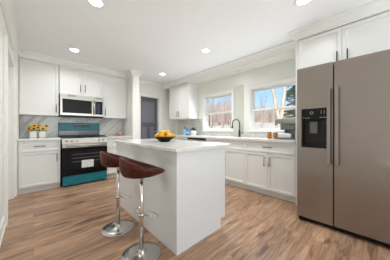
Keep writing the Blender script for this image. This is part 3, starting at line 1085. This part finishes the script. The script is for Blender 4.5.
# green plant in a white pot
t = empty('potted_plant', (3.08, 3.31, 0.914)); t.scale = (1.25, 1.25, 1.25); tag(t, 'small bushy green plant in a white pot by the windows', 'potted plant')
b = new(); lathe(b, [(0, 0), (0.048, 0), (0.052, 0.004), (0.062, 0.10), (0.056, 0.10), (0.05, 0.085), (0, 0.085)], 24); obj('pot', b, M['pot'], t)
g = new()
for k in range(90):
    a = random.uniform(0, 2 * PI); el = random.uniform(0.1, 1.5)
    d = Vector((math.cos(a) * math.cos(el), math.sin(a) * math.cos(el), math.sin(el) * 0.75))
    pr = Vector((-math.sin(a), math.cos(a), 0)) * 0.014
    base = Vector((0, 0, 0.095)); L = random.uniform(0.06, 0.105)
    m1 = base + d * L * 0.65 + Vector((0, 0, 0.008))
    g.faces.new([g.verts.new(q_) for q_ in (base + d * L * 0.25, m1 + pr, base + d * L, m1 - pr)])
obj('foliage', g, M['green'], t)

# coffee machine
t = empty('coffee_machine', (3.03, 0.98, 0.914), rz); tag(t, 'grey countertop coffee machine beside the refrigerator', 'coffee machine')
# local x to -Y (right in the picture), y to the wall
b = new(); box(b, -0.15, 0.14, -0.10, 0.15, 0.0, 0.022, 0.006, 2); obj('base', b, M['machine_dark'], t)
b = new(); box(b, -0.07, 0.14, 0.01, 0.15, 0.022, 0.26, 0.012, 2); obj('column', b, M['machine'], t)
b = new(); box(b, -0.185, 0.14, -0.10, 0.15, 0.25, 0.335, 0.014, 2); obj('head', b, M['machine'], t)
b = new(); box(b, -0.10, 0.12, -0.085, 0.01, 0.15, 0.25, 0.008); obj('brew_housing', b, M['machine_dark'], t)
b = new(); box(b, -0.14, 0.06, -0.09, 0.005, 0.0225, 0.095, 0.014, 2); obj('drip_tray', b, M['clear'], t)
b = new(); tube(b, [(-0.02, -0.04, 0.12), (-0.02, -0.04, 0.15)], 0.014, 12); obj('spout', b, M['black'], t)

def jar(loc, m, label):
    t = empty('glass_jar', loc); tag(t, label, 'jar', 'jars beside the coffee machine')
    b = new(); lathe(b, [(0, 0), (0.034, 0), (0.037, 0.005), (0.037, 0.085), (0.03, 0.098), (0, 0.098)], 22); obj('jar_body', b, m, t)
    b = new(); lathe(b, [(0, 0.098), (0.031, 0.098), (0.031, 0.116), (0, 0.118)], 22); obj('lid', b, M['jargreen'] if m is M['amber'] and 'green' in label else M['peach'], t)
jar((3.0, 1.278, 0.914), M['amber'], 'small amber jar with a green lid on the worktop')
jar((3.0, 1.174, 0.914), M['amber'], 'small amber jar with a tan lid touching the coffee machine')

# ---------------------------------------------------------------- recessed ceiling lamps
LP = [(0.488, 2.059, 'recessed ceiling light over the stools, nearest the top edge'),
      (0.515, 3.564, 'recessed ceiling light in front of the microwave cabinets'),
      (2.174, 2.022, 'recessed ceiling light over the island, nearer the windows'),
      (2.321, 3.624, 'recessed ceiling light in front of the grey door'),
      (2.074, 0.52, 'recessed ceiling light in front of the refrigerator cabinet')]
LP.append((3.13, 2.0, 'small recessed light in the soffit above the sink'))
def lamp(x, y, lab):
    zc = 2.31 if x > 3 else CZ
    t = empty('ceiling_light', (x, y, zc)); tag(t, lab, 'ceiling light', 'recessed ceiling lights')
    b = new(); lathe(b, [(0.062, -0.001), (0.088, -0.001), (0.090, -0.004), (0.085, -0.008), (0.064, -0.006), (0.062, -0.001)], 32); obj('trim_ring', b, M['trim'], t)
    b = new(); lathe(b, [(0, -0.0045), (0.063, -0.0045), (0.063, -0.001), (0, -0.001)], 32); obj('lens', b, M['bulb'] if x < 3 else M['pot'], t)
    d = bpy.data.lights.new('lamp_light', 'AREA'); d.shape = 'DISK'; d.size = 0.12; d.energy = 4 if (x > 2 and y < 1) else 13.5 if (2 < x < 3 and y < 3) else 6.5 if x < 3 else 0.2; d.color = (0.96, 0.985, 1.0); d.spread = math.radians(150)
    l = bpy.data.objects.new('lamp_light', d); C.objects.link(l); l.parent = t; l.location = (0, 0, -0.012)
for a in LP: lamp(*a)

# ---------------------------------------------------------------- outdoors
def gz(x):
    return -0.7 if x < 8 else min(2.3, -0.7 + (x - 8) * 0.12)


b = new()
gp = [(3.6, -0.7), (8, -0.7), (33, 2.3), (160, 2.3), (160, -2), (3.6, -2)]
ra = [b.verts.new((x, -60, z)) for x, z in gp]; rb = [b.verts.new((x, 200, z)) for x, z in gp]
b.faces.new(ra); b.faces.new(rb[::-1])
for k in range(6): b.faces.new((ra[k], ra[(k + 1) % 6], rb[(k + 1) % 6], rb[k]))
struct('ground', b, M['ground'], 'dry winter lawn outside the windows')
b = new()
ra = [b.verts.new((x, -60, gz(x) + dz)) for x, dz in ((24, 0.03), (29, 0.03), (29, -0.1), (24, -0.1))]; rb = [b.verts.new((v.co.x, 200, v.co.z)) for v in ra]
b.faces.new(ra); b.faces.new(rb[::-1])
for k in range(4): b.faces.new((ra[k], ra[(k + 1) % 4], rb[(k + 1) % 4], rb[k]))
struct('ground_drive', b, M['road'], 'pale drive crossing the lawn')


def tree(name, x, y, h, r0, seed, m, label, levels=4, fork=None, spread=0.5, group='bare trees outside'):
    rnd = random.Random(seed)
    b = new()
    def branch(p, d, L, r, lv):
        n = 4
        pts = [p]; rad = [r]
        q = p.copy(); dd = d.copy()
        for i in range(n):
            dd = (dd + Vector((rnd.uniform(-1, 1), rnd.uniform(-1, 1), rnd.uniform(-0.3, 0.6))) * 0.12).normalized()
            q = q + dd * L / n
            pts.append(q.copy()); rad.append(r * (1 - 0.55 * (i + 1) / n))
        tube(b, pts, r, 7 if lv == 0 else 5 if lv < 2 else 3, caps=False, radii=rad)
        if lv >= levels: return
        k = 3 if lv == 0 else rnd.choice((3, 4))
        for j in range(k):
            i = rnd.randint(2, n)
            a = rnd.uniform(0, 2 * PI)
            side = Vector((math.cos(a), math.sin(a), 0.2))
            nd = (dd + side * rnd.uniform(0.35, 0.9) * spread * 1.6).normalized()
            branch(pts[i], nd, L * rnd.uniform(0.5, 0.75), rad[i] * 0.62, lv + 1)
        branch(pts[-1], dd, L * 0.7, rad[-1] * 0.9, lv + 1)
    base = Vector((x, y, gz(x) - 0.05))
    if fork:
        tube(b, [base, base + Vector((0, 0, fork))], r0, 9, caps=False, radii=[r0 * 1.3, r0])
        for sgn in (-1, 1):
            d = Vector((-0.06 * sgn, 0.15 * sgn, 1)).normalized()
            branch(base + Vector((0, 0, fork - 0.15)), d, h * 0.45, r0 * 0.72, 1)
    else:
        branch(base, Vector((rnd.uniform(-.08, .08), rnd.uniform(-.08, .08), 1)), h * 0.42, r0, 0)
    o = obj(name, b, m)
    tag(o, label, 'tree', group)
    return o


def evergreen(x, y, h, label):
    t = empty('evergreen_tree', (x, y, gz(x) - 0.05)); tag(t, label, 'tree')
    b = new(); tube(b, [(0, 0, 0), (0, 0, h)], 0.2, 8, radii=[0.22, 0.03]); obj('trunk', b, M['bark2'], t)
    b = new(); rnd = random.Random(3)
    for k in range(26):
        z = h * (0.12 + 0.86 * k / 26)
        R_ = (h - z) * 0.30 + 0.15
        for j in range(9):
            a = rnd.uniform(0, 2 * PI); L = R_ * rnd.uniform(0.7, 1.1)
            d = Vector((math.cos(a), math.sin(a), -0.12)); pr = Vector((-d.y, d.x, 0))
            for tt in range(7):
                f0 = 0.15 + 0.85 * tt / 7
                c_ = Vector((0, 0, z)) + d * L * f0
                wv = 0.34 * (1 - f0 * 0.5)
                for s_ in (-1, 1):
                    e1 = c_ + pr * s_ * wv + d * 0.18 + Vector((0, 0, rnd.uniform(-0.1, 0.05)))
                    b.faces.new([b.verts.new(q_) for q_ in (c_, e1, c_ + d * 0.25)])
                    b.faces.new([b.verts.new(q_) for q_ in (c_, c_ + pr * s_ * wv * 0.6 + Vector((0, 0, 0.12)), c_ + d * 0.22 + Vector((0, 0, 0.05)))])
    obj('needles', b, M['evergreen'], t)


def at_dir(u, D):
    """ground position at distance D from the kitchen along the line of sight of picture column u"""
    a = math.radians(43.4); tt = (u - 195) / 171
    v = Vector((math.sin(a) + tt * math.cos(a), math.cos(a) - tt * math.sin(a))).normalized()
    return v.x * D, v.y * D


x_, y_ = at_dir(280, 12)
tree('bare_tree', x_, y_, 9, 0.20, 11, M['bark'], 'pale forked bare tree through the right window', 4, fork=1.9)
x_, y_ = at_dir(222, 17)
tree('bare_tree', x_, y_, 7, 0.16, 5, M['bark2'], 'bare tree in the middle of the left window', 4)
for i, (u, D, h, lab) in enumerate([(212, 22, 7, 'bare tree low behind the left pane edge of the left window'),
                                    (231, 29, 7, 'bare tree at the right edge of the left window'),
                                    (262, 26, 5, 'small bare tree at the left of the right window')]):
    x_, y_ = at_dir(u, D)
    tree('bare_tree', x_, y_, h, 0.15, 21 + i, M['bark2'], lab, 4)
x_, y_ = at_dir(300, 17)
evergreen(x_, y_, 7.6, 'green evergreen at the right edge of the right window')
# brush line
b = new(); rnd = random.Random(9)
for k in range(2600):
    u = rnd.uniform(195, 305); D = rnd.uniform(36, 52)
    x_, y_ = at_dir(u, D)
    g0 = gz(x_)
    hh = rnd.uniform(1.5, 4.6) * (1.25 if u < 240 else 0.85)
    top = Vector((x_ + rnd.uniform(-1, 1), y_ + rnd.uniform(-1, 1), g0 + hh))
    mid = Vector((x_ + rnd.uniform(-.4, .4), y_ + rnd.uniform(-.4, .4), g0 + hh * 0.5))
    tube(b, [(x_, y_, g0 - 0.05), mid, top], 0.05, 3, caps=False, radii=[0.07, 0.05, 0.015])
    for j in range(3):
        s0 = mid.lerp(top, rnd.uniform(0, 0.7))
        tube(b, [s0, s0 + Vector((rnd.uniform(-.9, .9), rnd.uniform(-.9, .9), rnd.uniform(0.3, 1.0)))], 0.03, 3, caps=False, radii=[0.035, 0.012])
tag(obj('brush', b, M['brush']), 'tangle of tan winter brush along the lawn edge', 'brush', None, 'stuff')
